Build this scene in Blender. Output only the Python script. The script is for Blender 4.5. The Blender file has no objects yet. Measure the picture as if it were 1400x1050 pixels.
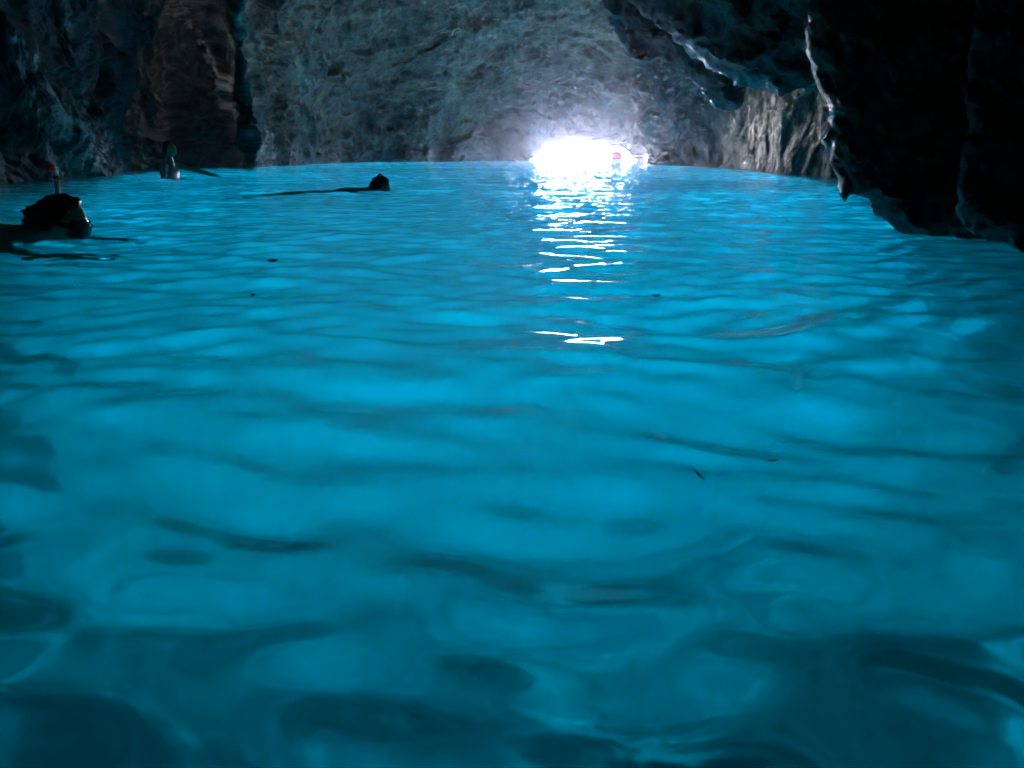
import bpy, bmesh, math, random
import numpy as np
from mathutils import Vector, Matrix, Quaternion

S = bpy.context.scene
C = S.collection
R = math.radians
PI = math.pi
random.seed(7)

# ------------------------------------------------------------------ camera, world, sun, exposure
CAM_H = 0.36                      # the photographer swims: lens about a forearm above the water
PITCH = math.degrees(math.atan(315 / 1050))
cam = bpy.data.objects.new('camera', bpy.data.cameras.new('camera'))
C.objects.link(cam)
cam.location = (0, 0, CAM_H)
cam.rotation_euler = (R(90 - PITCH), 0, 0)
cam.data.sensor_width = 36
cam.data.lens = 36 * 1050 / 1400
cam.data.clip_start = 0.02
cam.data.clip_end = 20000
S.camera = cam

SUN_EL, SUN_AZ = 10.0, -8.0      # azimuth: degrees right of +Y
world = bpy.data.worlds.new('World')
S.world = world
world.use_nodes = True
wn = world.node_tree
sky = wn.nodes.new('ShaderNodeTexSky')
sky.sky_type = 'NISHITA'
sky.sun_disc = False
sky.sun_elevation = R(SUN_EL)
sky.sun_rotation = R(SUN_AZ)
sky.air_density = 0.17
sky.dust_density = 0.05
bg = wn.nodes['Background']
bg.inputs['Strength'].default_value = 0.15
wn.links.new(sky.outputs[0], bg.inputs['Color'])

sun = bpy.data.objects.new('sun', bpy.data.lights.new('sun', 'SUN'))
C.objects.link(sun)
sun.data.energy = 2.0
sun.data.angle = R(0.5)
sun.data.color = (1.0, 0.98, 0.95)
sd = Vector((math.sin(R(SUN_AZ)) * math.cos(R(SUN_EL)), math.cos(R(SUN_AZ)) * math.cos(R(SUN_EL)), math.sin(R(SUN_EL))))
sun.rotation_euler = sd.to_track_quat('Z', 'Y').to_euler()
sun.location = sd * 100

S.view_settings.view_transform = 'Standard'
S.view_settings.look = 'None'
S.view_settings.gamma = 1
S.view_settings.exposure = 7.25
S.view_settings.use_curve_mapping = False
cy = S.cycles
cy.use_denoising = True
cy.max_bounces = 12
cy.diffuse_bounces = 6
cy.transmission_bounces = 8
cy.glossy_bounces = 4
cy.volume_bounces = 6
cy.transparent_max_bounces = 12
cy.sample_clamp_indirect = 0
cy.use_guiding = True
cy.guiding_training_samples = 64

# ------------------------------------------------------------------ helpers
F = 1050.0
cp, sp = math.cos(R(PITCH)), math.sin(R(PITCH))
def ray(px, py):
    """direction (y component 1) of the line of sight at photo position px, py"""
    x, v = (px - 700) / F, -(py - 525) / F
    d = Vector((x, cp + v * sp, -sp + v * cp))
    return d / d.y
def on_water(px, py):
    d = ray(px, py)
    t = -CAM_H / d.z
    return Vector((d.x * t, t, 0))
def at(px, py, D):
    d = ray(px, py)
    return Vector((d.x * D, D, CAM_H + d.z * D))

_rng = np.random.default_rng(11)
_P = _rng.permutation(4096)
_G = _rng.normal(size=(4096, 3)); _G /= np.linalg.norm(_G, axis=1)[:, None]
def perlin(p):
    i = np.floor(p).astype(np.int64)
    f = p - i
    u = f * f * f * (f * (f * 6 - 15) + 10)
    def g(ox, oy, oz):
        h = _P[(_P[(_P[(i[:, 0] + ox) & 4095] + i[:, 1] + oy) & 4095] + i[:, 2] + oz) & 4095]
        return _G[h, 0] * (f[:, 0] - ox) + _G[h, 1] * (f[:, 1] - oy) + _G[h, 2] * (f[:, 2] - oz)
    def lx(oy, oz):
        a = g(0, oy, oz); b = g(1, oy, oz)
        return a + u[:, 0] * (b - a)
    def ly(oz):
        a = lx(0, oz); b = lx(1, oz)
        return a + u[:, 1] * (b - a)
    a = ly(0); b = ly(1)
    return a + u[:, 2] * (b - a)
def fbm(p, octaves=5, gain=0.5, lac=2.03):
    out = np.zeros(len(p)); a = 1.0
    for k in range(octaves):
        out += a * perlin(p + 17.3 * k); p = p * lac; a *= gain
    return out
def ridged(p, octaves=4, gain=0.5, lac=2.1):
    out = np.zeros(len(p)); a = 1.0
    for k in range(octaves):
        out += a * (1 - np.abs(perlin(p + 9.1 * k)) * 2.2); p = p * lac; a *= gain
    return out

_R4 = _rng.normal(size=(4096, 4)); _U3 = _rng.random((4096, 3))
def facets(p, tilt=0.6, off=0.35):
    """fractured-rock height: every cell is a tilted plane of its own"""
    i = np.floor(p).astype(np.int64); best = np.full(len(p), 1e9); val = np.zeros(len(p)); sec = np.full(len(p), 1e9)
    for ox in (-1, 0, 1):
        for oy in (-1, 0, 1):
            for oz in (-1, 0, 1):
                c = i + np.array([ox, oy, oz])
                h = _P[(_P[(_P[c[:, 0] & 4095] + c[:, 1]) & 4095] + c[:, 2]) & 4095]
                w = p - (c + _U3[h])
                d = (w * w).sum(1)
                m = d < best
                sec = np.where(m, best, np.minimum(sec, d))
                v = (w * _R4[h, :3]).sum(1) * tilt + _R4[h, 3] * off
                best = np.where(m, d, best); val = np.where(m, v, val)
    crack = np.clip((np.sqrt(sec) - np.sqrt(best)) / 0.12, 0, 1)
    return val - 0.08 * (1 - crack)
def billow(p, octaves=4, gain=0.5, lac=2.1):
    out = np.zeros(len(p)); a = 1.0
    for k in range(octaves):
        out += a * np.abs(perlin(p + 9.1 * k)) * 2; p = p * lac; a *= gain
    return out

def mesh_obj(name, verts, faces, mat=None, parent=None, smooth=True):
    me = bpy.data.meshes.new(name)
    verts = np.asarray(verts, dtype=np.float32)
    if isinstance(faces, np.ndarray):
        n, k = faces.shape
        me.vertices.add(len(verts)); me.vertices.foreach_set('co', verts.ravel())
        me.loops.add(n * k); me.loops.foreach_set('vertex_index', faces.astype(np.int32).ravel())
        me.polygons.add(n)
        me.polygons.foreach_set('loop_start', np.arange(0, n * k, k, dtype=np.int32))
        me.polygons.foreach_set('loop_total', np.full(n, k, dtype=np.int32))
        me.update(calc_edges=True)
    else:
        me.from_pydata([tuple(v) for v in verts], [], faces)
        me.update()
    me.polygons.foreach_set('use_smooth', np.full(len(me.polygons), smooth))
    me.validate()
    o = bpy.data.objects.new(name, me)
    C.objects.link(o)
    if mat: me.materials.append(mat)
    if parent: o.parent = parent
    return o
def grid_faces(nr, nc, wrap=False):
    r = np.arange(nr - 1)[:, None]; c = np.arange(nc if wrap else nc - 1)[None, :]
    c2 = (c + 1) % nc
    return np.stack([r * nc + c, r * nc + c2, (r + 1) * nc + c2, (r + 1) * nc + c], -1).reshape(-1, 4)
def tag(o, label=None, cat=None, group=None, kind=None):
    if label: o['label'] = label
    if cat: o['category'] = cat
    if group: o['group'] = group
    if kind: o['kind'] = kind
    return o
def empty(name, loc=(0, 0, 0), rz=0):
    o = bpy.data.objects.new(name, None); C.objects.link(o)
    o.location = loc; o.rotation_euler = (0, 0, rz)
    return o
def lerp_tab(x, xs, ys):
    return np.interp(x, xs, ys)

# ------------------------------------------------------------------ materials
def new_mat(name):
    m = bpy.data.materials.new(name); m.use_nodes = True
    nt = m.node_tree
    for n in list(nt.nodes): nt.nodes.remove(n)
    out = nt.nodes.new('ShaderNodeOutputMaterial')
    return m, nt, out
def N(nt, t, **kw):
    n = nt.nodes.new(t)
    for k, v in kw.items():
        if k in n.inputs: n.inputs[k].default_value = v
        else: setattr(n, k, v)
    return n
def ramp(nt, stops):
    n = nt.nodes.new('ShaderNodeValToRGB')
    e = n.color_ramp.elements
    while len(e) < len(stops): e.new(0.5)
    for el, (p, c) in zip(e, stops):
        el.position = p; el.color = (*c, 1) if len(c) == 3 else c
    return n

def rock_mat(name, pale, mid, dark, bump=0.6, scale=1.0, light_and_tide=False, wet=False):
    m, nt, out = new_mat(name)
    L = nt.links.new
    tc = N(nt, 'ShaderNodeTexCoord')
    mp = N(nt, 'ShaderNodeMapping'); mp.inputs['Scale'].default_value = (scale, scale, scale * 1.4)
    L(tc.outputs['Object'], mp.inputs['Vector'])
    n1 = N(nt, 'ShaderNodeTexNoise', Scale=0.55, Detail=8.0, Roughness=0.6, Distortion=0.15)
    n2 = N(nt, 'ShaderNodeTexNoise', Scale=3.2, Detail=9.0, Roughness=0.62, Distortion=0.1)
    n3 = N(nt, 'ShaderNodeTexNoise', Scale=16.0, Detail=8.0, Roughness=0.7)
    vo = N(nt, 'ShaderNodeTexVoronoi', Scale=7.0); vo.feature = 'SMOOTH_F1'
    for n in (n1, n2, n3, vo): L(mp.outputs[0], n.inputs['Vector'])
    r1 = ramp(nt, [(0.40, dark), (0.5, mid), (0.60, pale)])
    L(n1.outputs['Fac'], r1.inputs[0])
    r2 = ramp(nt, [(0.40, dark), (0.49, mid), (0.60, pale)])
    L(n2.outputs['Fac'], r2.inputs[0])
    mx = N(nt, 'ShaderNodeMix', data_type='RGBA'); mx.inputs[0].default_value = 0.6
    L(r1.outputs[0], mx.inputs[6]); L(r2.outputs[0], mx.inputs[7])
    r3 = ramp(nt, [(0.40, (0.42, 0.40, 0.42)), (0.50, (1, 1, 1)), (0.62, (1.35, 1.35, 1.3))])
    L(n3.outputs['Fac'], r3.inputs[0])
    mm = N(nt, 'ShaderNodeMix', data_type='RGBA'); mm.blend_type = 'MULTIPLY'; mm.inputs[0].default_value = 0.8
    L(mx.outputs[2], mm.inputs[6]); L(r3.outputs[0], mm.inputs[7])
    # dark seams along the beds
    mb = N(nt, 'ShaderNodeMapping'); mb.inputs['Scale'].default_value = (0.45, 0.45, 1.6); mb.inputs['Rotation'].default_value = (0.15, 0.35, 0.4)
    L(tc.outputs['Object'], mb.inputs['Vector'])
    n4 = N(nt, 'ShaderNodeTexNoise', Scale=1.5 * scale, Detail=7.0, Roughness=0.65); L(mb.outputs[0], n4.inputs['Vector'])
    r4 = ramp(nt, [(0.40, (0.30, 0.28, 0.30)), (0.47, (1, 1, 1)), (0.60, (1, 1, 1))]); L(n4.outputs['Fac'], r4.inputs[0])
    m4 = N(nt, 'ShaderNodeMix', data_type='RGBA'); m4.blend_type = 'MULTIPLY'; m4.inputs[0].default_value = 0.85
    L(mm.outputs[2], m4.inputs[6]); L(r4.outputs[0], m4.inputs[7])
    col = m4.outputs[2]
    if light_and_tide:      # painted shade with the tide band, painted light on the ribs (both stored per point)
        at_ = N(nt, 'ShaderNodeAttribute'); at_.attribute_name = 'light_and_tide'
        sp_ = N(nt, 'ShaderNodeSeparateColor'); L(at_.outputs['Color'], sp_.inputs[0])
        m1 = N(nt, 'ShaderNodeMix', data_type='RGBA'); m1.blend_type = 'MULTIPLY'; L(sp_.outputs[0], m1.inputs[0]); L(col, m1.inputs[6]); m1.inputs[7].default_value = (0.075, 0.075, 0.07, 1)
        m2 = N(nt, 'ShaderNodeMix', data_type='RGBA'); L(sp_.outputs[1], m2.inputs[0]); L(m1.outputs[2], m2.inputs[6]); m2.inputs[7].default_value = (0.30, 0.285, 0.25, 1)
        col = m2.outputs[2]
    b1 = N(nt, 'ShaderNodeBump', Strength=bump, Distance=0.25 / scale)
    L(n2.outputs['Fac'], b1.inputs['Height'])
    b2 = N(nt, 'ShaderNodeBump', Strength=bump, Distance=0.06 / scale)
    L(n3.outputs['Fac'], b2.inputs['Height']); L(b1.outputs[0], b2.inputs['Normal'])
    b3 = N(nt, 'ShaderNodeBump', Strength=bump * 0.15, Distance=0.05 / scale)
    L(vo.outputs['Distance'], b3.inputs['Height']); L(b2.outputs[0], b3.inputs['Normal'])
    p = N(nt, 'ShaderNodeBsdfPrincipled', Roughness=0.55)
    L(col, p.inputs['Base Color']); L(b3.outputs[0], p.inputs['Normal'])
    rr = N(nt, 'ShaderNodeMapRange'); rr.inputs[3].default_value = 0.5; rr.inputs[4].default_value = 0.95; p.inputs['Specular IOR Level'].default_value = 0.3
    if wet: rr.inputs[3].default_value = 0.30; rr.inputs[4].default_value = 0.7; p.inputs['Specular IOR Level'].default_value = 0.4
    L(n2.outputs['Fac'], rr.inputs[0]); L(rr.outputs[0], p.inputs['Roughness'])
    L(p.outputs[0], out.inputs['Surface'])
    return m
M_WALL = rock_mat('limestone', (0.086, 0.116, 0.092), (0.038, 0.050, 0.042), (0.012, 0.013, 0.014), bump=0.35, light_and_tide=True)
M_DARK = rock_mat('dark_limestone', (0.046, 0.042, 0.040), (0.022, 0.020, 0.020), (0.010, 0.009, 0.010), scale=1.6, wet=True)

def water_mat():
    m, nt, out = new_mat('cave_water')
    L = nt.links.new
    fr = N(nt, 'ShaderNodeFresnel', IOR=1.33)
    rf = N(nt, 'ShaderNodeBsdfRefraction', Roughness=0.11, IOR=1.33); rf.inputs['Color'].default_value = (0.85, 0.97, 1.0, 1)
    gl = N(nt, 'ShaderNodeBsdfGlossy', Roughness=0.02)
    mx = N(nt, 'ShaderNodeMixShader')
    L(fr.outputs[0], mx.inputs[0]); L(rf.outputs[0], mx.inputs[1]); L(gl.outputs[0], mx.inputs[2])
    L(mx.outputs[0], out.inputs['Surface'])
    return m
def sea_mat():
    m, nt, out = new_mat('open_sea')
    L = nt.links.new
    tc = N(nt, 'ShaderNodeTexCoord')
    n = N(nt, 'ShaderNodeTexNoise', Scale=0.8, Detail=5.0); L(tc.outputs['Object'], n.inputs['Vector'])
    b = N(nt, 'ShaderNodeBump', Strength=0.4, Distance=0.2); L(n.outputs['Fac'], b.inputs['Height'])
    lw = N(nt, 'ShaderNodeLayerWeight', Blend=0.5); L(b.outputs[0], lw.inputs['Normal'])
    pw = N(nt, 'ShaderNodeMath', operation='POWER'); pw.inputs[1].default_value = 5; L(lw.outputs['Facing'], pw.inputs[0])
    fr = N(nt, 'ShaderNodeMapRange'); fr.inputs[3].default_value = 0.02; L(pw.outputs[0], fr.inputs[0])
    tr = N(nt, 'ShaderNodeBsdfTransparent'); tr.inputs['Color'].default_value = (0.112, 0.148, 0.155, 1)  # darkened beyond real sea, to let less light in under the rock
    gl = N(nt, 'ShaderNodeBsdfGlossy', Roughness=0.08); L(b.outputs[0], gl.inputs['Normal'])
    mx = N(nt, 'ShaderNodeMixShader')
    L(fr.outputs[0], mx.inputs[0]); L(tr.outputs[0], mx.inputs[1]); L(gl.outputs[0], mx.inputs[2])
    L(mx.outputs[0], out.inputs['Surface'])
    return m
def sand_mat():
    m, nt, out = new_mat('pale_sand')
    L = nt.links.new
    tc = N(nt, 'ShaderNodeTexCoord')
    n = N(nt, 'ShaderNodeTexNoise', Scale=0.6, Detail=6.0, Roughness=0.6); L(tc.outputs['Object'], n.inputs['Vector'])
    r = ramp(nt, [(0.38, (0.40, 0.42, 0.40)), (0.65, (0.62, 0.62, 0.58))]); L(n.outputs['Fac'], r.inputs[0])
    # dark weedy rock breaking through pale sand at the inner end of the cave
    at_ = N(nt, 'ShaderNodeAttribute'); at_.attribute_name = 'bare_rock'
    n2 = N(nt, 'ShaderNodeTexNoise', Scale=5.0, Detail=6.0, Roughness=0.65); L(tc.outputs['Object'], n2.inputs['Vector'])
    ad = N(nt, 'ShaderNodeMath', operation='MULTIPLY_ADD'); L(n2.outputs['Fac'], ad.inputs[0]); ad.inputs[1].default_value = 0.6; L(at_.outputs['Fac'], ad.inputs[2])
    ms = N(nt, 'ShaderNodeMapRange'); ms.inputs[1].default_value = 0.55; ms.inputs[2].default_value = 0.95; L(ad.outputs[0], ms.inputs[0])
    mx = N(nt, 'ShaderNodeMix', data_type='RGBA'); L(ms.outputs[0], mx.inputs[0]); mx.inputs[7].default_value = (0.11, 0.12, 0.10, 1); L(r.outputs[0], mx.inputs[6])
    p = N(nt, 'ShaderNodeBsdfDiffuse'); L(mx.outputs[2], p.inputs['Color'])
    L(p.outputs[0], out.inputs['Surface'])
    return m
M_WATER, M_SEA, M_SAND = water_mat(), sea_mat(), sand_mat()

# ------------------------------------------------------------------ cave shell
# plan of the waterline: photo position -> distance from the lens axis foot
wl = [(-60, 275), (0, 250), (60, 246), (110, 241), (150, 236), (190, 231), (250, 229), (310, 229), (345, 231), (372, 227),
      (400, 226.5), (470, 222.5), (540, 221.6), (620, 221), (700, 220), (790, 220), (860.5, 220.8), (862.5, 225.0), (930, 227.2), (1000, 231), (1060, 236), (1135, 241), (1230, 247), (1330, 252), (1450, 262)]  # wall shaped to step in right of the mouth, blocking its light
pts = [on_water(*p) for p in wl]
th_k = [math.atan2(p.x, p.y) for p in pts]
r_k = [math.hypot(p.x, p.y) for p in pts]
th_k = [-PI, R(-140), R(-100), R(-60), R(-42)] + th_k + [R(44), R(60), R(100), R(140), PI]
r_k = [3.2, 3.4, 4.6, 6.0, 6.6] + r_k + [6.5, 4.6, 3.2, 3.0, 3.2]

def edge_px(theta, phi):
    """photo coordinates of a direction seen from the lens: only to lay ridges where the photo has them"""
    x = np.sin(theta) / np.cos(theta); z = np.tan(phi) / np.cos(theta)
    dep = cp - z * sp * 1.0
    fwd = cp * 1.0 + (-sp) * z
    up = sp * 1.0 + cp * z
    return 700 + F * x / fwd, 525 - F * up / fwd

def poly_dist(px, py, pts):
    """signed-side and distance to a polyline, plus nearest parameter"""
    best = np.full(px.shape, 1e9); side = np.zeros(px.shape); par = np.zeros(px.shape)
    n = len(pts) - 1
    for k in range(n):
        (ax, ay), (bx, by) = pts[k], pts[k + 1]
        dx, dy = bx - ax, by - ay
        t = np.clip(((px - ax) * dx + (py - ay) * dy) / (dx * dx + dy * dy), 0, 1)
        d = np.hypot(px - ax - t * dx, py - ay - t * dy)
        s = np.sign(dx * (py - ay) - dy * (px - ax))
        m = d < best
        best = np.where(m, d, best); side = np.where(m, s, side); par = np.where(m, (k + t) / n, par)
    return best, side, par

def build_shell(fine=1.0):
    nth = int(1150 * fine)
    th = np.concatenate([np.linspace(-PI, R(-37), 110)[:-1], np.linspace(R(-37), R(37), nth), np.linspace(R(37), PI, 110)[1:]])
    ph = np.concatenate([np.linspace(0.0, R(14.5), int(250 * fine)), R(14.5) + (PI / 2 - 0.004 - R(14.5)) * np.linspace(0, 1, 46)[1:] ** 1.3])
    nu = 14
    TH, PH = np.meshgrid(th, ph)
    R0 = np.interp(TH, th_k, r_k)
    H = 5.6 + 0.8 * np.cos(TH) - 1.2 * np.exp(-((TH - R(-30)) / 0.25) ** 2)
    n = 2.6
    c, s = np.cos(PH) / R0, np.sin(PH) / H
    rad = (c ** n + s ** n) ** (-1 / n)
    X, Y, Z = rad * np.cos(PH) * np.sin(TH), rad * np.cos(PH) * np.cos(TH), rad * np.sin(PH)
    # submerged rows: the front wall is undercut (the sea comes in below it), the rest goes down to the bottom
    front = np.exp(-(np.degrees(th - R(-1)) / 27.0) ** 6)
    depth = 11.5 * (1 - front) + 0.5 * front
    k = np.linspace(1, 0, nu + 1)[:-1][:, None]
    Rw = np.interp(th, th_k, r_k)[None, :] * (1 + 0.0 * k) + 0.5 * k
    X = np.vstack([Rw * np.sin(th), X]); Y = np.vstack([Rw * np.cos(th), Y]); Z = np.vstack([-depth[None, :] * k, Z])
    TH = np.vstack([np.repeat(th[None, :], nu, 0), TH])
    PHv = np.vstack([np.arctan2(-depth[None, :] * k, Rw), PH])
    P = np.stack([X, Y, Z], -1)
    du = np.gradient(P, axis=1); dv = np.gradient(P, axis=0)
    nrm = np.cross(dv, du); nrm /= np.linalg.norm(nrm, axis=-1)[..., None] + 1e-9
    inward = -(P - np.array([0, 0, 0.4])); flip = np.sign((nrm * inward).sum(-1)); nrm *= flip[..., None]
    q = P.reshape(-1, 3)
    # beds of rock dip to the right; pockets and ribs in several sizes
    warp = np.stack([perlin(q * 0.35 + 3), perlin(q * 0.35 + 31), perlin(q * 0.35 + 57)], -1)
    w = q + warp * 1.2
    bed = w @ np.array([[0.5, 0.0, 0.25], [0.0, 0.5, 0.1], [-0.35, 0.1, 1.6]])
    w2 = w + 0.25 * np.stack([perlin(q * 1.6 + 13), perlin(q * 1.6 + 41), perlin(q * 1.6 + 77)], -1)
    bed2 = w2 @ np.array([[0.5, 0.0, 0.25], [0.0, 0.5, 0.1], [-0.35, 0.1, 1.6]])
    d = 0.8 * fbm(w * 0.2 + 5, 3) + 0.22 * (billow(bed * 0.4, 2, 0.45) - 0.6)
    d += 0.10 * facets(bed2 * 0.5 + 20, 0.6, 0.12) + 0.36 * fbm(bed2 * 0.8 + 44, 6, 0.58) + 0.05 * facets(w2 * 1.3 + 3, 0.7, 0.22) + 0.02 * facets(q * 4.0 + 60)
    d += 0.06 * fbm(w2 * 1.6 + 40, 5, 0.65)
    d += 0.022 * fbm(w2 * 4.0, 4, 0.55)
    near = np.clip((np.hypot(q[:, 0], q[:, 1]) - 3.0) / 12.0, 0.25, 1.0)
    d *= near
    d = d.reshape(TH.shape)
    d *= 1 - 0.74 * np.exp(-((np.degrees(TH) - 19.5) / 8.5) ** 4)     # the right-hand wall is smoother
    # modelled ribs where the photo shows them
    px, py = edge_px(np.clip(TH, -1.2, 1.2), np.clip(PHv, -0.2, 1.1))
    # seen from the lens height, not from the waterline
    jag = 9 * perlin(q * 0.9 + 70).reshape(TH.shape) + 4 * perlin(q * 3.1).reshape(TH.shape)
    vis = np.abs(TH) < 0.75
    def rib(pl, width, amp, fall=1.0, right=0.35):
        dist, side, par = poly_dist(px + jag, py + jag * 0.6, pl)
        wd = np.where(side > 0, width, width * right)
        return np.where(vis, amp * np.exp(-(dist / wd) ** 1.5), 0)
    ribs = (rib([(-60, -90), (30, 50), (70, 120), (95, 150), (130, 190), (188, 236), (200, 260)], 40, 0.9)
            + rib([(70, -80), (95, 60), (125, 125), (150, 180), (165, 255)], 22, 0.45)
            + rib([(235, -80), (255, 20), (290, 85), (325, 135), (345, 160), (360, 250)], 30, 0.5)
            + rib([(650, -80), (625, 60), (603, 130), (588, 170), (575, 222), (572, 260)], 34, 0.9, right=0.3)
            + rib([(520, -90), (478, 30), (470, 60), (462, 260)], 18, 0.5)
            + rib([(560, 70), (640, 40), (700, 10), (860, -110)], 22, 0.6, right=0.4))
    ribc = ribs + rib([(330, -80), (345, 20), (372, 90), (388, 130), (374, 168), (372, 200), (366, 260)], 34, 0.45, right=0.5) * 0.9
    # the mouth sits at the bottom of a shallow funnel
    hd = np.hypot((px - 792) / 150, (py - 214) / 75)
    funnel = np.where(vis, np.exp(-hd ** 2) * -1.2, 0)
    d = d + funnel
    inw = -P.copy(); inw[..., 2] *= 0.3; inw /= np.linalg.norm(inw, axis=-1)[..., None] + 1e-9
    # painted: shade in inner bay, tide band deepened as shade, light on ribs
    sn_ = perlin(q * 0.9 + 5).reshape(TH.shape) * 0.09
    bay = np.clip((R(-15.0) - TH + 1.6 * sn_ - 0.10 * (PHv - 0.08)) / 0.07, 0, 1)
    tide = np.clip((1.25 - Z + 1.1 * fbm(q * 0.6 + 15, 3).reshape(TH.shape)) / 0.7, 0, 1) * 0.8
    dark_r = np.maximum(np.maximum(bay, tide), 0.55 * np.exp(-((np.degrees(TH) - 20) / 7) ** 4))  # right-hand wall also darkened here to stand for shade
    lit_g = np.clip(bay + 0.25, 0, 1) * np.clip(ribc / 0.55 - 0.3, 0, 1) * np.clip(0.05 + 2.8 * fbm(q * 3.0 + 33, 5, 0.65), 0, 1).reshape(TH.shape)  # lit rib crests put into the colour
    LIGHT_AND_TIDE = np.stack([dark_r, lit_g, 0 * dark_r, 0 * dark_r + 1], -1).reshape(-1, 4)
    d[-3:] *= 0.2
    # at the waterline the wall only moves in plan, so its foot stays under water
    flat = np.clip(1 - Z / 1.8, 0, 1)
    nrm[..., 2] *= (1 - flat); nrm /= np.linalg.norm(nrm, axis=-1)[..., None] + 1e-9
    mixd = nrm + 0.9 * inw; mixd[..., 2] *= (1 - flat); mixd /= np.linalg.norm(mixd, axis=-1)[..., None] + 1e-9
    inw[..., 2] = 0
    P = P + mixd * d[..., None] + inw * ribs[..., None]
    P[-1] = P[-1].mean(0)
    nr, nc = TH.shape
    f = grid_faces(nr, nc, False)
    # cut the mouth
    ox = np.array([722, 724, 731, 738, 741, 748, 757, 765, 776, 790, 800, 812, 826, 837, 843, 848, 853, 857, 861])
    oy = -2.5 + np.array([222, 214, 206, 200, 195, 191, 187, 184.5, 184, 186, 185.5, 189, 191.5, 191, 194, 201, 209, 215, 222])
    top = np.interp(px, ox, oy, left=400, right=400)
    jj = 1.6 * perlin(q * 2.2 + 11).reshape(TH.shape) * 2
    hole = vis & (px > 722) & (px < 861.5) & (py + jj > top) & (py < 240)
    hv = hole.reshape(-1)
    keep = ~(hv[f].all(1))
    f = f[keep]
    return P.reshape(-1, 3), f, LIGHT_AND_TIDE, hole
V, Fc, LIGHT_AND_TIDE, hole = build_shell()
# the rock around the mouth is thick: carry the rim of the cut outward
edges = {}
hf = np.concatenate([Fc[:, [0, 1]], Fc[:, [1, 2]], Fc[:, [2, 3]], Fc[:, [3, 0]]])
key = np.sort(hf, 1)
code = key[:, 0].astype(np.int64) * len(V) + key[:, 1]
u, idx, cnt = np.unique(code, return_index=True, return_counts=True)
bd = hf[idx[cnt == 1]]
near_mouth = (V[bd[:, 0], 1] > 20) & (np.abs(V[bd[:, 0], 0] - 3.5) < 5) & (V[bd[:, 0], 2] > -0.3) & (V[bd[:, 0], 2] < 3)
bd = bd[near_mouth]
ids = np.unique(bd); remap = {int(v): i for i, v in enumerate(ids)}
rings = [ids]
newV = [V]; base = len(V)
cen = np.array([3.4, 0, 0.3])
for k, (dy, grow) in enumerate([(0.3, 1.02), (0.7, 1.07), (1.2, 1.2)]):
    r_ = V[ids].copy()
    r_[:, 0] = cen[0] + (r_[:, 0] - cen[0]) * grow; r_[:, 2] = np.where(r_[:, 2] > 0, r_[:, 2] * grow, r_[:, 2]); r_[:, 1] += dy
    r_ += 0.12 * np.stack([perlin(r_ * 1.7), perlin(r_ * 1.7 + 9), perlin(r_ * 1.7 + 21)], -1) * min(1, dy)
    newV.append(r_); rings.append(np.arange(len(ids)) + base); base += len(ids)
extra = []
loc = np.array([[remap[int(a)], remap[int(b)]] for a, b in bd])
for k in range(len(rings) - 1):
    a, b = rings[k], rings[k + 1]
    extra.append(np.stack([a[loc[:, 1]], a[loc[:, 0]], b[loc[:, 0]], b[loc[:, 1]]], -1))
V = np.vstack(newV); Fc = np.vstack([Fc] + extra)
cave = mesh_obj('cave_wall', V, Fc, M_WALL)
ca = cave.data.color_attributes.new('light_and_tide', 'FLOAT_COLOR', 'POINT')
sv = np.zeros((len(V), 4), np.float32); sv[:len(LIGHT_AND_TIDE)] = LIGHT_AND_TIDE
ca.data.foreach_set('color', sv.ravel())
tag(cave, kind='structure')

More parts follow.
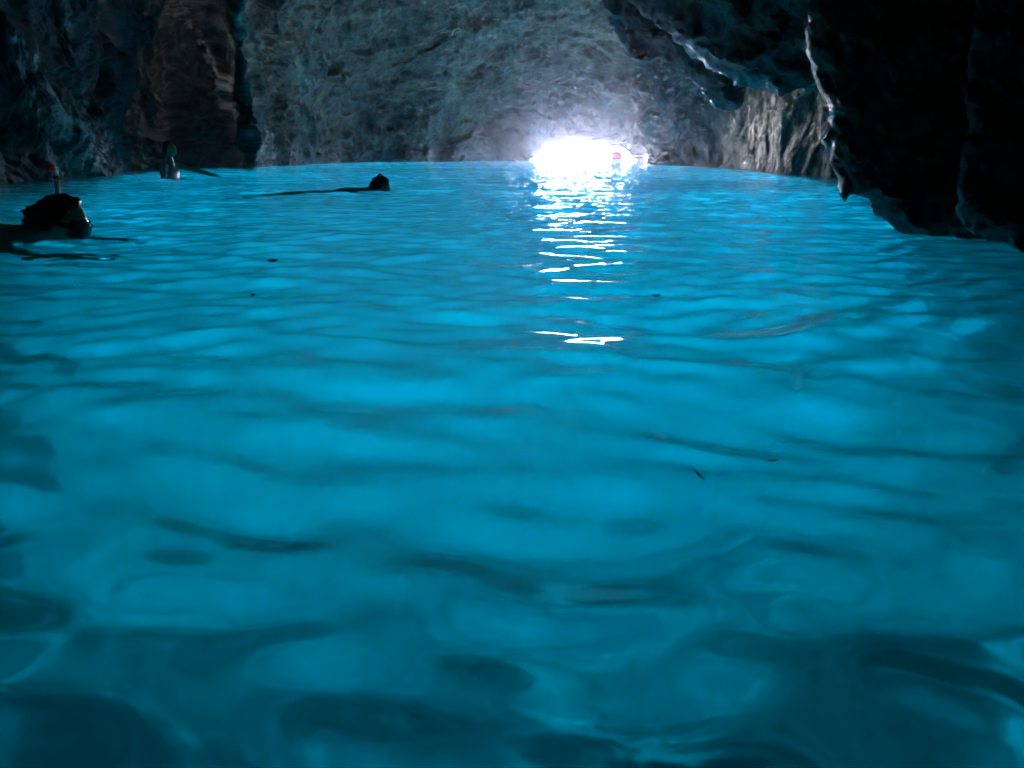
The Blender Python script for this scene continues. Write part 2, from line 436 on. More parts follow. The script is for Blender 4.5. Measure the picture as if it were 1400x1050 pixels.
# ------------------------------------------------------------------ rocks that stand or hang nearer than the cave wall
def inflate_rock(name, outline, depth_fn, thick, mat, step=5.0, seed=0, amp=0.16, fine=0.05):
    """a closed boulder-like mass: its outline at its own distance, swelling to `thick` metres front and back"""
    o = np.array(outline, float)
    xs = np.arange(o[:, 0].min() - step, o[:, 0].max() + 2 * step, step)
    ys = np.arange(o[:, 1].min() - step, o[:, 1].max() + 2 * step, step)
    GX, GY = np.meshgrid(xs, ys)
    x, y = GX.ravel(), GY.ravel()
    closed = [tuple(p) for p in o] + [tuple(o[0])]
    dist, _, _ = poly_dist(x, y, closed)
    ins = np.zeros(len(x), bool)
    for k in range(len(o)):
        (ax, ay), (bx, by) = closed[k], closed[k + 1]
        if ay == by: continue
        c_ = ((ay > y) != (by > y)) & (x < (bx - ax) * (y - ay) / (by - ay) + ax)
        ins ^= c_
    sd_ = np.where(ins, dist, -dist)
    # snap the ring of outside points onto the outline
    nr, nc = GX.shape
    f = grid_faces(nr, nc)
    keep = ins[f].any(1)
    f = f[keep]
    used = np.unique(f)
    rm = -np.ones(len(x), int); rm[used] = np.arange(len(used)); f = rm[f]
    x, y, sd_ = x[used], y[used], sd_[used]
    # move points outside back to the nearest outline point
    outp = sd_ < 0
    bx_, by_ = x.copy(), y.copy(); best = np.full(len(x), 1e9)
    for k in range(len(o)):
        (ax, ay), (cx, cy_) = closed[k], closed[k + 1]
        dx, dy = cx - ax, cy_ - ay
        t = np.clip(((x - ax) * dx + (y - ay) * dy) / (dx * dx + dy * dy + 1e-9), 0, 1)
        qx, qy = ax + t * dx, ay + t * dy
        dd = np.hypot(x - qx, y - qy); m = dd < best
        best[m] = dd[m]; bx_[m] = qx[m]; by_[m] = qy[m]
    x = np.where(outp, bx_, x); y = np.where(outp, by_, y)
    e = np.clip(sd_, 0, None)
    D = depth_fn(x, y)
    dq = np.stack([x, y, 0 * x], -1) / 40.0 + seed
    D = D * (1 + 0.03 * fbm(dq, 4, 0.6))
    x = x + 8 * fbm(dq * 1.2 + 5, 5, 0.72); y = y + 8 * fbm(dq * 1.2 + 15, 5, 0.72)
    dirs = np.array([ray(a, b) for a, b in zip(x, y)])
    def side(sign, w):
        t = thick * np.sqrt(1 - (1 - np.clip(e / w, 0, 1)) ** 2)
        P = np.array([0, 0, CAM_H]) + dirs * D[:, None]
        P = P + dirs / np.linalg.norm(dirs, axis=1)[:, None] * (sign * t)[:, None]
        q = P + seed
        edge = np.clip(e / 9.0, 0, 1)
        n = (amp * (ridged(q * 1.1, 4, 0.5) - 1.0) + 1.3 * fine * (ridged(q * 4.2, 4, 0.55) - 1.0) + amp * 1.3 * fbm(q * 0.6, 3) + amp * 0.8 * facets(q * 2.2) + fine * 1.2 * facets(q * 6.5))
        P = P + dirs * (sign * (n * edge))[:, None]
        wob = np.stack([fbm(q * 3.0 + 7, 4, 0.6), 0 * D, fbm(q * 3.0 + 19, 4, 0.6)], -1) * fine * 1.5
        return P + wob * 1.0
    A = side(-0.5, 110.0); B = side(1, 80.0)
    V_ = np.vstack([A, B]); n0 = len(A)
    fb = f[:, ::-1] + n0
    bm_h = np.concatenate([f[:, [0, 1]], f[:, [1, 2]], f[:, [2, 3]], f[:, [3, 0]]])
    ky = np.sort(bm_h, 1); cd = ky[:, 0].astype(np.int64) * n0 + ky[:, 1]
    u_, ix, ct = np.unique(cd, return_index=True, return_counts=True)
    be = bm_h[ix[ct == 1]]
    st = np.stack([be[:, 1], be[:, 0], be[:, 0] + n0, be[:, 1] + n0], -1)
    ob = mesh_obj(name, V_, np.vstack([f, fb, st]), mat)
    return ob

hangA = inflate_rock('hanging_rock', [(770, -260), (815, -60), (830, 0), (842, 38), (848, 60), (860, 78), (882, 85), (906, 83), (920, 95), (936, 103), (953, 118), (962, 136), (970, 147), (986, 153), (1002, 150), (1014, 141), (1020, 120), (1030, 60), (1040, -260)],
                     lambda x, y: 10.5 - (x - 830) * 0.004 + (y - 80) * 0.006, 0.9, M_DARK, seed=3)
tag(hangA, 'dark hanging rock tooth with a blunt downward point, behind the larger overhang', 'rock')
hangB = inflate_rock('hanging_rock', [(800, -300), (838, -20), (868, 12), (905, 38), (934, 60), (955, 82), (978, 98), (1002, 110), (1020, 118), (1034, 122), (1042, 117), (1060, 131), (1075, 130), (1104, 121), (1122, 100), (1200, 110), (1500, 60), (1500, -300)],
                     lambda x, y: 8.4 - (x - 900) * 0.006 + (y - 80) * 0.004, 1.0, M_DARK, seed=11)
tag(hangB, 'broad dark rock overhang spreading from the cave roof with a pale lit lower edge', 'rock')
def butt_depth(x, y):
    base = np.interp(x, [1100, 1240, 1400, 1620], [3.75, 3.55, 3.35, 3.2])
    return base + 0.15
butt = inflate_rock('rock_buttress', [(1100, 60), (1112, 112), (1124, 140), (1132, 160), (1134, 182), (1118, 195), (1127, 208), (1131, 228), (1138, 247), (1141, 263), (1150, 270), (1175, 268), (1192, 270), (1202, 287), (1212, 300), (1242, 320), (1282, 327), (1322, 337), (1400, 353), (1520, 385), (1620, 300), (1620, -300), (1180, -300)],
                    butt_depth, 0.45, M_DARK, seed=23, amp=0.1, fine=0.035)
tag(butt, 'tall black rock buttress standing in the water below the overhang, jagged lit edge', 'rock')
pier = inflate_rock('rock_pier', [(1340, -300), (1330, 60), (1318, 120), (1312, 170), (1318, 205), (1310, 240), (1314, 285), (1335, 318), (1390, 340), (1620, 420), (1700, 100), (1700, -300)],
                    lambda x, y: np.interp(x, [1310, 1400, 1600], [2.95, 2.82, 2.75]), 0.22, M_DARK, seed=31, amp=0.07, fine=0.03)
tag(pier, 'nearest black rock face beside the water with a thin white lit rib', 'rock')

# ------------------------------------------------------------------ seabed, water, sea
def build_seabed():
    a = np.linspace(-PI, PI, 541)
    r = np.concatenate([np.linspace(0.02, 9, 220), np.geomspace(9.05, 4000, 70)])
    A, RR = np.meshgrid(a, r)
    X, Y = RR * np.sin(A), RR * np.cos(A)
    q = np.stack([X.ravel(), Y.ravel(), 0 * X.ravel()], -1)
    z = -np.interp(Y.ravel(), [-6, 0, 1.5, 3, 6, 14, 30, 60, 400], [1.8, 2.1, 2.5, 4.2, 7.6, 9.0, 9.5, 11, 30])
    z += np.where(RR.ravel() < 60, 0.25 * fbm(q * 0.5, 3) + 0.06 * fbm(q * 2.0, 3), 0)
    z += np.where(RR.ravel() < 12, 0.45 * np.clip(1 - RR.ravel() / 6, 0, 1) * (ridged(q * 1.1 + 4, 4) - 1.1), 0)
    rk = np.clip(0.5 + 2.2 * (fbm(q * 0.95 + 61, 5, 0.6) + 0.08), 0, 1) * np.clip((9 - RR.ravel()) / 4, 0, 1)
    z += 0.30 * rk + 0.10 * np.where(RR.ravel() < 12, rk * (billow(q * 2.2, 3) - 0.5), 0)
    build_seabed.rk = rk
    return mesh_obj('seabed', np.stack([q[:, 0], q[:, 1], z], -1), grid_faces(*X.shape), M_SAND)
seabed = build_seabed()
ca = seabed.data.color_attributes.new('bare_rock', 'FLOAT_COLOR', 'POINT')
ca.data.foreach_set('color', np.repeat(build_seabed.rk[:, None], 4, 1).astype(np.float32).ravel())
tag(seabed, kind='structure')

WAVE_SEED = 20
def wave_field(X, Y, fade):
    rng = np.random.default_rng(WAVE_SEED)
    z = np.zeros_like(X)
    # gentle warp so that crests bend and never repeat
    q = np.stack([X.ravel(), Y.ravel(), 0 * X.ravel()], -1)
    wx = 0.22 * perlin(q * 0.8 + 3).reshape(X.shape) + 0.08 * perlin(q * 2.3 + 8).reshape(X.shape)
    wy = 0.22 * perlin(q * 0.8 + 23).reshape(X.shape) + 0.08 * perlin(q * 2.3 + 28).reshape(X.shape)
    env = 1 + 0.5 * perlin(q * 0.35 + 91).reshape(X.shape) * 2
    for k in range(110):
        lam = 0.075 * (1.8 / 0.075) ** rng.random()
        ang = rng.normal(0, 0.62)
        kx, ky = math.sin(ang) * 2 * PI / lam, math.cos(ang) * 2 * PI / lam
        slope = 0.0195 / (1 + (lam / 0.45) ** 2)
        amp = slope * lam / (2 * PI)
        ph = rng.random() * 2 * PI
        z += amp * np.sin(kx * (X + wx) + ky * (Y + wy) + ph)
    return z * env * fade
Rw_out = lambda a: np.interp(a, th_k, r_k) + 1.0
def build_water(fine=1.0):
    nf = int(860 * fine)
    a = np.concatenate([np.linspace(-PI, R(-38), 60)[:-1], np.linspace(R(-38), R(38), nf), np.linspace(R(38), PI, 60)[1:]])
    t = np.concatenate([np.geomspace(0.06, 2.6, int(330 * fine))[:-1], np.arange(2.6, 8, 0.026 / fine), np.arange(8, 16, 0.05 / fine), np.arange(16, 37, 0.1 / fine)])
    t = t / t[-1]
    # rings stop at the cave outline plus a metre
    out = Rw_out(a)
    RR = np.minimum(np.repeat((t * 38.0)[:, None], len(a), 1), 1e9)
    lim = out[None, :]
    over = RR > lim
    A = np.repeat(a[None, :], len(t), 0)
    RR = np.where(over, lim, RR)
    X, Y = RR * np.sin(A), RR * np.cos(A)
    fade = np.clip((lim - RR) / 0.8, 0, 1)
    z = wave_field(X, Y, fade)
    f = grid_faces(*X.shape)
    ov = over.reshape(-1)
    f = f[~(ov[f].all(1))]
    V = np.stack([X.ravel(), Y.ravel(), z.ravel()], -1)
    # centre cap
    V = np.vstack([V, [[0, 0, float(z[0].mean())]]])
    o = mesh_obj('water', V, f, M_WATER)
    # closing fan at the centre as one more small mesh piece is avoided: the first ring is 6 cm wide under the lens
    used = np.unique(f)
    return o, a, out, V
water, wa, wout, WV = build_water()
tag(water, kind='structure')
def build_sea():
    r = np.geomspace(1, 3000, 60)
    k = np.linspace(0, 1, 60)[:, None] ** 4
    RR = wout[None, :] * (1 - k) + 4000 * k
    A = np.repeat(wa[None, :], 60, 0)
    V = np.stack([(RR * np.sin(A)).ravel(), (RR * np.cos(A)).ravel(), np.zeros(RR.size)], -1)
    return mesh_obj('sea', V, grid_faces(*RR.shape), M_SEA)
sea = build_sea()
tag(sea, kind='structure')

def water_body():
    m, nt, out = new_mat('clear_blue_water')
    pv = N(nt, 'ShaderNodeVolumePrincipled')
    ab = N(nt, 'ShaderNodeVolumeAbsorption', Density=0.3); ab.inputs['Color'].default_value = (0.0, 0.961, 0.987, 1)
    sc = N(nt, 'ShaderNodeVolumeScatter', Density=0.12, Anisotropy=0.87); sc.inputs['Color'].default_value = (0.9, 0.98, 1.0, 1)
    ad = N(nt, 'ShaderNodeAddShader')
    nt.nodes.remove(pv)
    nt.links.new(ab.outputs[0], ad.inputs[0]); nt.links.new(sc.outputs[0], ad.inputs[1])
    nt.links.new(ad.outputs[0], out.inputs['Volume'])
    x0, x1, y0, y1, z0, z1 = -45, 45, -25, 75, -14, -0.07
    v = [(x, y, z) for z in (z0, z1) for y in (y0, y1) for x in (x0, x1)]
    f = [(0, 2, 3, 1), (4, 5, 7, 6), (0, 1, 5, 4), (2, 6, 7, 3), (0, 4, 6, 2), (1, 3, 7, 5)]
    o = mesh_obj('water_body', v, f, m, smooth=False)
    return tag(o, kind='stuff')
water_body()

# ------------------------------------------------------------------ small materials
def plain(name, col, rough=0.5, spec=0.5, var=0.15, scale=30.0, sss=0.0, bump=0.0):
    m, nt, out = new_mat(name); L = nt.links.new
    tc = N(nt, 'ShaderNodeTexCoord'); n = N(nt, 'ShaderNodeTexNoise', Scale=scale, Detail=4.0); L(tc.outputs['Object'], n.inputs['Vector'])
    lo = tuple(c * (1 - var) for c in col); hi = tuple(min(1, c * (1 + var)) for c in col)
    r = ramp(nt, [(0.3, lo), (0.7, hi)]); L(n.outputs['Fac'], r.inputs[0])
    p = N(nt, 'ShaderNodeBsdfPrincipled', Roughness=rough); p.inputs['Specular IOR Level'].default_value = spec
    if sss: p.inputs['Subsurface Weight'].default_value = sss; p.inputs['Subsurface Scale'].default_value = 0.01
    if bump:
        b = N(nt, 'ShaderNodeBump', Strength=bump, Distance=0.004); L(n.outputs['Fac'], b.inputs['Height']); L(b.outputs[0], p.inputs['Normal'])
    L(r.outputs[0], p.inputs['Base Color']); L(p.outputs[0], out.inputs['Surface'])
    return m
def glowing_through(name, col, share=0.6):
    m, nt, out = new_mat(name); L = nt.links.new
    tc = N(nt, 'ShaderNodeTexCoord'); n = N(nt, 'ShaderNodeTexNoise', Scale=9.0, Detail=4.0); L(tc.outputs['Object'], n.inputs['Vector'])
    r = ramp(nt, [(0.3, tuple(c * 0.85 for c in col)), (0.7, col)]); L(n.outputs['Fac'], r.inputs[0])
    d = N(nt, 'ShaderNodeBsdfPrincipled', Roughness=0.4); t = N(nt, 'ShaderNodeBsdfTranslucent')
    L(r.outputs[0], d.inputs['Base Color']); L(r.outputs[0], t.inputs['Color'])
    mx = N(nt, 'ShaderNodeMixShader'); mx.inputs[0].default_value = share
    L(d.outputs[0], mx.inputs[1]); L(t.outputs[0], mx.inputs[2]); L(mx.outputs[0], out.inputs['Surface'])
    return m
M_SKIN = plain('tanned_wet_skin', (0.36, 0.20, 0.14), 0.32, 0.5, 0.12, 40)
M_SKIN2 = plain('fair_wet_skin', (0.55, 0.31, 0.23), 0.30, 0.5, 0.1, 40)
M_HAIR = plain('dark_wet_hair', (0.018, 0.013, 0.010), 0.35, 0.5, 0.5, 90, bump=0.8)
M_TRUNKS = plain('black_swim_fabric', (0.02, 0.022, 0.03), 0.7, 0.3, 0.3, 60)
M_RUBBER = plain('black_mask_rubber', (0.015, 0.015, 0.017), 0.4)
M_LENS = plain('mask_glass', (0.03, 0.04, 0.05), 0.05, 0.8)
M_EYE = plain('eye', (0.05, 0.035, 0.03), 0.1)
M_TUBE = plain('milky_snorkel_plastic', (0.88, 0.86, 0.84), 0.3, 0.5, 0.04, 20, sss=1.0)
M_TUBE.node_tree.nodes['Principled BSDF'].inputs['Subsurface Scale'].default_value = 0.05
M_TUBE.node_tree.nodes['Principled BSDF'].inputs['Subsurface Radius'].default_value = (1, 1, 1)
M_TUBEDARK = plain('black_snorkel_band', (0.03, 0.03, 0.03), 0.35)
M_RED = plain('red_snorkel_cap', (0.9, 0.03, 0.06), 0.3, 0.5, 0.04, 20, sss=1.0)
M_RED.node_tree.nodes['Principled BSDF'].inputs['Subsurface Scale'].default_value = 0.05
M_RED.node_tree.nodes['Principled BSDF'].inputs['Subsurface Radius'].default_value = (1, 0.3, 0.3)
M_BUOY = glowing_through('red_buoy_skin', (0.95, 0.13, 0.14), 0.93)
M_WHITE = glowing_through('white_buoy_skin', (0.85, 0.85, 0.85), 0.4)
M_LEAF = plain('wet_dead_leaf', (0.03, 0.022, 0.012), 0.5)
M_FLOTSAM = glowing_through('pale_flotsam', (0.85, 0.85, 0.82), 0.7)

def water_z(x, y):
    k = np.argmin((WV[:, 0] - x) ** 2 + (WV[:, 1] - y) ** 2)
    return float(WV[k, 2])

# ------------------------------------------------------------------ swimmers
def uv_grid(nu, nv):
    u = np.linspace(0, 2 * PI, nu, endpoint=False); v = np.linspace(0.001, PI - 0.001, nv)
    VV, UU = np.meshgrid(v, u, indexing='ij')
    return np.stack([np.sin(VV) * np.cos(UU), np.sin(VV) * np.sin(UU), np.cos(VV)], -1).reshape(-1, 3)
def head_shape(n):
    """unit directions -> skull with face; +x is the face, +z the crown"""
    x, y, z = n[:, 0], n[:, 1], n[:, 2]
    P = n * np.array([0.097, 0.076, 0.116])
    P[:, 0] += np.where(x < 0, -0.010 * np.clip(z + 0.3, 0, 1) * -x, 0)
    jaw = np.clip(-z - 0.15, 0, 1)
    P[:, 1] *= 1 - 0.30 * jaw
    P[:, 0] += np.where(x > 0, 0.016 * jaw * x, 0.030 * jaw * -x)
    def bump(px_, py_, pz_, r, a):
        c = np.array([px_, py_, pz_]); c = c / np.linalg.norm(c)
        return a * np.exp(-((n - c) ** 2).sum(1) / (r * r))
    nose = bump(1, 0, -0.18, 0.13, 0.026) + bump(1, 0, 0.02, 0.11, 0.010)
    sock = bump(1, 0.36, 0.08, 0.20, -0.010) + bump(1, -0.36, 0.08, 0.20, -0.010)
    brow = bump(1, 0.28, 0.32, 0.2, 0.005) + bump(1, -0.28, 0.32, 0.2, 0.005)
    lips = bump(1, 0.08, -0.47, 0.1, 0.006) + bump(1, -0.08, -0.47, 0.1, 0.006) + bump(1, 0, -0.62, 0.12, 0.006) + bump(1, 0, -0.54, 0.07, -0.006)
    chin = bump(0.8, 0, -0.85, 0.22, 0.010)
    P[:, 0] += nose + sock + brow + lips + chin
    for sgn in (1, -1):
        P[:, 1] += sgn * bump(-0.05, sgn, -0.05, 0.16, 0.014)
    return P
def rot_to(face, up=(0, 0, 1)):
    f = Vector(face).normalized(); u = Vector(up); l = u.cross(f).normalized(); u = f.cross(l)
    return np.array([[f.x, l.x, u.x], [f.y, l.y, u.y], [f.z, l.z, u.z]])
def hand_chain(Vs, Es, Rs, wrist, d, nrm, curl=0.35, side=1):
    d = Vector(d).normalized(); nrm = Vector(nrm).normalized(); s = d.cross(nrm).normalized() * side
    Vs.append(Vector(Vs[wrist]) + d * 0.05); Es.append((wrist, len(Vs) - 1)); Rs.append((0.036, 0.02)); palm = len(Vs) - 1
    for k, (off, ln) in enumerate([(0.030, 0.062), (0.010, 0.074), (-0.010, 0.070), (-0.029, 0.054)]):
        a = Vector(Vs[palm]) + s * off + d * 0.035
        prev = palm
        for j, f_ in enumerate((0.0, 0.5, 1.0)):
            p = a + d * ln * f_ - nrm * ln * curl * f_ * f_ + s * off * 0.4 * f_
            Vs.append(p); Es.append((prev, len(Vs) - 1)); Rs.append((0.0095 - 0.002 * f_,) * 2); prev = len(Vs) - 1
    prev = palm
    for j, (a_, b_) in enumerate([(0.0, 0.036), (0.03, 0.055), (0.055, 0.062)]):
        Vs.append(Vector(Vs[palm]) + s * b_ + d * (a_ - 0.01) - nrm * 0.012 * j); Es.append((prev, len(Vs) - 1)); Rs.append((0.0105 - 0.001 * j,) * 2); prev = len(Vs) - 1
def eval_mesh(o):
    dg = bpy.context.evaluated_depsgraph_get()
    return bpy.data.meshes.new_from_object(o.evaluated_get(dg))
def make_person(label, root_loc, rz, J, head_c, face, skin, group='swimmers in the cave', hair=None, trunks=True, up=(0, 0, 1)):
    """J: joint positions in the swimmer's own frame (+x is where the swimmer heads)"""
    root = empty('person', root_loc, rz)
    tag(root, label, 'person', group)
    names = ['pelvis', 'waist', 'chest', 'neck', 'nape']
    Vs = [Vector(J[n]) for n in names]; Es = [(0, 1), (1, 2), (2, 3), (3, 4)]
    Rs = [(0.155, 0.115), (0.13, 0.10), (0.15, 0.11), (0.065, 0.065), (0.056, 0.056)]
    Vs.append(Vector(J['nape']).lerp(Vector(head_c), 0.7)); Es.append((4, 5)); Rs.append((0.06, 0.06))
    def chain(start, pts, rads):
        prev = start
        for p, r in zip(pts, rads):
            Vs.append(Vector(p)); Es.append((prev, len(Vs) - 1)); Rs.append(r if isinstance(r, tuple) else (r, r)); prev = len(Vs) - 1
        return prev
    for sd_, key in ((1, 'l'), (-1, 'r')):
        sh, el, wr = J['sh_' + key], J['el_' + key], J['wr_' + key]
        w = chain(2, [sh, Vector(sh).lerp(Vector(el), 0.5), el, Vector(el).lerp(Vector(wr), 0.4), wr], [0.062, 0.048, 0.038, 0.040, 0.026])
        hand_chain(Vs, Es, Rs, w, Vector(wr) - Vector(el), J.get('palm_' + key, (0, 0, 1)), side=sd_)
        hp, kn, an = J['hip_' + key], J['kn_' + key], J['an_' + key]
        chain(0, [hp, Vector(hp).lerp(Vector(kn), 0.5), kn, Vector(kn).lerp(Vector(an), 0.35), an, J['toe_' + key]], [0.095, 0.08, 0.056, 0.058, 0.036, (0.04, 0.022)])
    me = bpy.data.meshes.new('person_cage'); me.from_pydata([tuple(v) for v in Vs], Es, []); me.update()
    tmp = bpy.data.objects.new('person_cage', me); C.objects.link(tmp)
    sk = tmp.modifiers.new('skin', 'SKIN'); sk.use_smooth_shade = True
    for k, r in enumerate(Rs): me.skin_vertices[0].data[k].radius = r
    me.skin_vertices[0].data[0].use_root = True
    ss = tmp.modifiers.new('sub', 'SUBSURF'); ss.levels = 2; ss.render_levels = 2
    bodym = eval_mesh(tmp)
    bpy.data.objects.remove(tmp)
    bv = np.array([v.co for v in bodym.vertices]); bf = [tuple(p.vertices) for p in bodym.polygons]
    nu, nv = 56, 44
    hd = head_shape(uv_grid(nu, nv)) @ rot_to(face, up).T + np.array(head_c)
    hf = [tuple(int(i) + len(bv) for i in q) for q in grid_faces(nv, nu, True)]
    hf += [tuple(len(bv) + i for i in range(nu))[::-1], tuple(len(bv) + (nv - 1) * nu + i for i in range(nu))]
    raw = bpy.data.meshes.new('raw'); raw.from_pydata([tuple(v) for v in np.vstack([bv, hd])], [], bf + hf); raw.update()
    bm = bmesh.new(); bm.from_mesh(raw); bmesh.ops.recalc_face_normals(bm, faces=bm.faces); bm.to_mesh(raw); bm.free()
    t2 = bpy.data.objects.new('raw', raw); C.objects.link(t2)
    rm = t2.modifiers.new('fuse', 'REMESH'); rm.mode = 'VOXEL'; rm.voxel_size = 0.008; rm.use_smooth_shade = True
    sm = t2.modifiers.new('soft', 'SMOOTH'); sm.factor = 0.4; sm.iterations = 2
    fused = eval_mesh(t2); bpy.data.objects.remove(t2)
    fused.name = 'body'
    body = bpy.data.objects.new('body', fused); C.objects.link(body); body.parent = root
    fused.materials.clear(); fused.materials.append(skin)
    fused.polygons.foreach_set('use_smooth', np.ones(len(fused.polygons), bool))
    # swim trunks: the cloth follows the hips a few millimetres out
    if trunks:
        co = np.array([v.co for v in fused.vertices]); no = np.array([v.normal for v in fused.vertices])
        pel = np.array(J['pelvis']); wa_ = np.array(J['waist']); ax = pel - wa_; ax = ax / np.linalg.norm(ax)
        t = (co - pel) @ ax
        ok = (t > -0.10) & (t < 0.24) & (np.linalg.norm((co - pel) - t[:, None] * ax, axis=1) < 0.30)
        fs = [tuple(p.vertices) for p in fused.polygons if all(ok[i] for i in p.vertices)]
        use = sorted({i for f_ in fs for i in f_}); mp_ = {i: k for k, i in enumerate(use)}
        tv = co[use] + no[use] * 0.007
        tr = mesh_obj('swim_trunks', tv, [tuple(mp_[i] for i in f_) for f_ in fs], M_TRUNKS, root)
    M = rot_to(face, up); hc = np.array(head_c)
    for sgn in (1, -1):
        e = uv_grid(14, 10) * 0.0125 + np.array([0.079, sgn * 0.031, 0.010])
        mesh_obj('eye', e @ M.T + hc, grid_faces(10, 14, True), M_EYE, root)
    # hair: a lumpy cap over crown and back of the head
    n = uv_grid(90, 70)
    P = head_shape(n)
    ang = n[:, 2] * 0.70 - n[:, 0] * 1.05 - 0.04
    t = np.clip((ang - 0.02 + 0.10 * perlin(n * 6)) / 0.2, 0, 1)
    lump = hair.get('lump', 0.012) if hair else 0.008
    thick = (0.011 + lump * (billow(n * np.array([2.2, 5.0, 3.0]) + 3, 4, 0.55) - 0.3)) * t - 0.012 * (1 - t)
    P = P * 1.0 + n * thick[:, None]
    hr = mesh_obj('hair', P @ M.T + hc, grid_faces(70, 90, True), M_HAIR, root)
    if hair and 'bun' in hair:
        for (c, r, nm) in hair['bun']:
            b = uv_grid(40, 30)
            b = b * (np.array(r) * (0.9 + 0.3 * (billow(b * 2.0 + c[0] * 50, 3)[:, None] - 0.4))) + np.array(c)
            mesh_obj(nm, b @ M.T + hc, grid_faces(30, 40, True), M_HAIR, hr)
    return root, M, hc
def prone(sx=1.0, roll=0.0, arm=None):
    J = dict(pelvis=(-0.80, 0, -0.15), waist=(-0.57, 0, -0.11), chest=(-0.33, 0, -0.075), neck=(-0.15, 0, -0.045), nape=(-0.09, 0, -0.015),
             sh_l=(-0.25, 0.19, -0.08), el_l=(0.02, 0.30, -0.20), wr_l=(0.24, 0.20, -0.28),
             sh_r=(-0.25, -0.19, -0.08), el_r=(-0.10, -0.36, -0.26), wr_r=(0.10, -0.30, -0.38),
             hip_l=(-0.90, 0.09, -0.16), kn_l=(-1.28, 0.12, -0.26), an_l=(-1.66, 0.12, -0.20), toe_l=(-1.80, 0.12, -0.27),
             hip_r=(-0.90, -0.09, -0.16), kn_r=(-1.26, -0.12, -0.20), an_r=(-1.64, -0.13, -0.30), toe_r=(-1.78, -0.13, -0.38))
    if arm: J.update(arm)
    return J

# nearest: snorkeller at the left, heading right along the wall, face half in the water
w1 = on_water(84, 322)
d1 = 3.42
p1 = Vector((w1.x * d1 / w1.y, d1, 0.0))
J1 = prone()
J1.update(pelvis=(-0.80, 0, -0.07), waist=(-0.57, 0, -0.03), chest=(-0.33, 0, 0.0), sh_l=(-0.25, 0.19, 0.0), sh_r=(-0.25, -0.19, 0.01), neck=(-0.15, 0, 0.0), nape=(-0.09, 0, 0.02))
per1, M1, hc1 = make_person('snorkelling person with bushy dark hair lying face down at the left', p1, R(33), J1,
                            (0.015, 0, 0.058), (0.86, -0.34, -0.34), M_SKIN2,
                            hair=dict(lump=0.016, bun=[((-0.110, 0.0, 0.01), (0.050, 0.05, 0.045), 'curl'), ((-0.120, 0.01, -0.035), (0.04, 0.045, 0.04), 'curl')]))
# diving mask (worn, moves with the head): skirt, glass and strap
def mask(root, M, hc):
    ang = np.linspace(-1.05, 1.05, 28); zz = np.linspace(-0.028, 0.048, 10)
    A, Z_ = np.meshgrid(ang, zz)
    rad = 0.108 - 0.012 * ((Z_ - 0.01) / 0.04) ** 2
    outer = np.stack([rad * np.cos(A), 0.090 * np.sin(A), Z_], -1).reshape(-1, 3)
    inner = outer * np.array([0.80, 0.82, 1]); n0 = len(outer)
    f = grid_faces(10, 28)
    rim = [i for i in range(28)] + [i * 28 + 27 for i in range(1, 10)] + [9 * 28 + i for i in range(26, -1, -1)] + [i * 28 for i in range(8, 0, -1)]
    sf = [(a, b, b + n0, a + n0) for a, b in zip(rim, rim[1:] + rim[:1])]
    mk = mesh_obj('diving_mask', np.vstack([outer, inner]) @ M.T + hc, [tuple(q) for q in f] + [tuple(q[::-1] + n0) for q in f] + sf, M_RUBBER, root)
    ga = np.linspace(-0.62, 0.62, 16); gz = np.linspace(-0.012, 0.036, 6); A, Z_ = np.meshgrid(ga, gz)
    g = np.stack([0.1105 * np.cos(A), 0.092 * np.sin(A), Z_], -1).reshape(-1, 3)
    g2 = g * np.array([0.975, 0.98, 1])
    fg = grid_faces(6, 16)
    mesh_obj('mask_lens', np.vstack([g, g2]) @ M.T + hc, [tuple(q) for q in fg] + [tuple(q[::-1] + len(g)) for q in fg], M_LENS, mk)
    sa = np.linspace(1.0, 2 * PI - 1.0, 40)
    ring = []
    for a in sa:
        for (dr, dz) in ((0, -0.011), (0.006, -0.011), (0.006, 0.011), (0, 0.011)):
            ring.append(((0.118 + dr) * math.cos(a), (0.096 + dr) * math.sin(a), 0.02 + dz))
    fs = [(i * 4 + j, i * 4 + (j + 1) % 4, i * 4 + 4 + (j + 1) % 4, i * 4 + 4 + j) for i in range(39) for j in range(4)]
    mesh_obj('mask_strap', np.array(ring) @ M.T + hc, fs, M_RUBBER, mk)
mask(per1, M1, hc1)
# the snorkel is held by the mask strap: a thing of its own
def tube(pts, radii, seg=14, cap=True):
    pts = [Vector(p) for p in pts]; V_ = []; F_ = []
    for i, p in enumerate(pts):
        d = (pts[min(i + 1, len(pts) - 1)] - pts[max(i - 1, 0)]).normalized()
        a = d.orthogonal().normalized() if i == 0 else (a - d * a.dot(d)).normalized()
        b = d.cross(a)
        for k in range(seg):
            t = 2 * PI * k / seg
            V_.append(p + (a * math.cos(t) + b * math.sin(t)) * radii[i])
    for i in range(len(pts) - 1):
        for k in range(seg):
            F_.append((i * seg + k, i * seg + (k + 1) % seg, (i + 1) * seg + (k + 1) % seg, (i + 1) * seg + k))
    if cap:
        F_.append(tuple(range(seg))[::-1]); F_.append(tuple((len(pts) - 1) * seg + k for k in range(seg)))
    return V_, F_
sn0 = at(80, 276, d1 + 0.13)
sn = empty('snorkel', sn0)
tag(sn, 'white snorkel tube with a red cap rising above the left swimmer\'s head', 'snorkel')
top = at(75.5, 229, d1 + 0.13) - sn0
ax = top.normalized()
path = [Vector((0.09, 0.02, -0.20)), Vector((0.05, 0.0, -0.195)), Vector((0.02, 0, -0.15)), Vector((0.004, 0, -0.07)), Vector((0, 0, 0)), top * 0.3 + Vector((0.002, 0, 0)), top * 0.62]
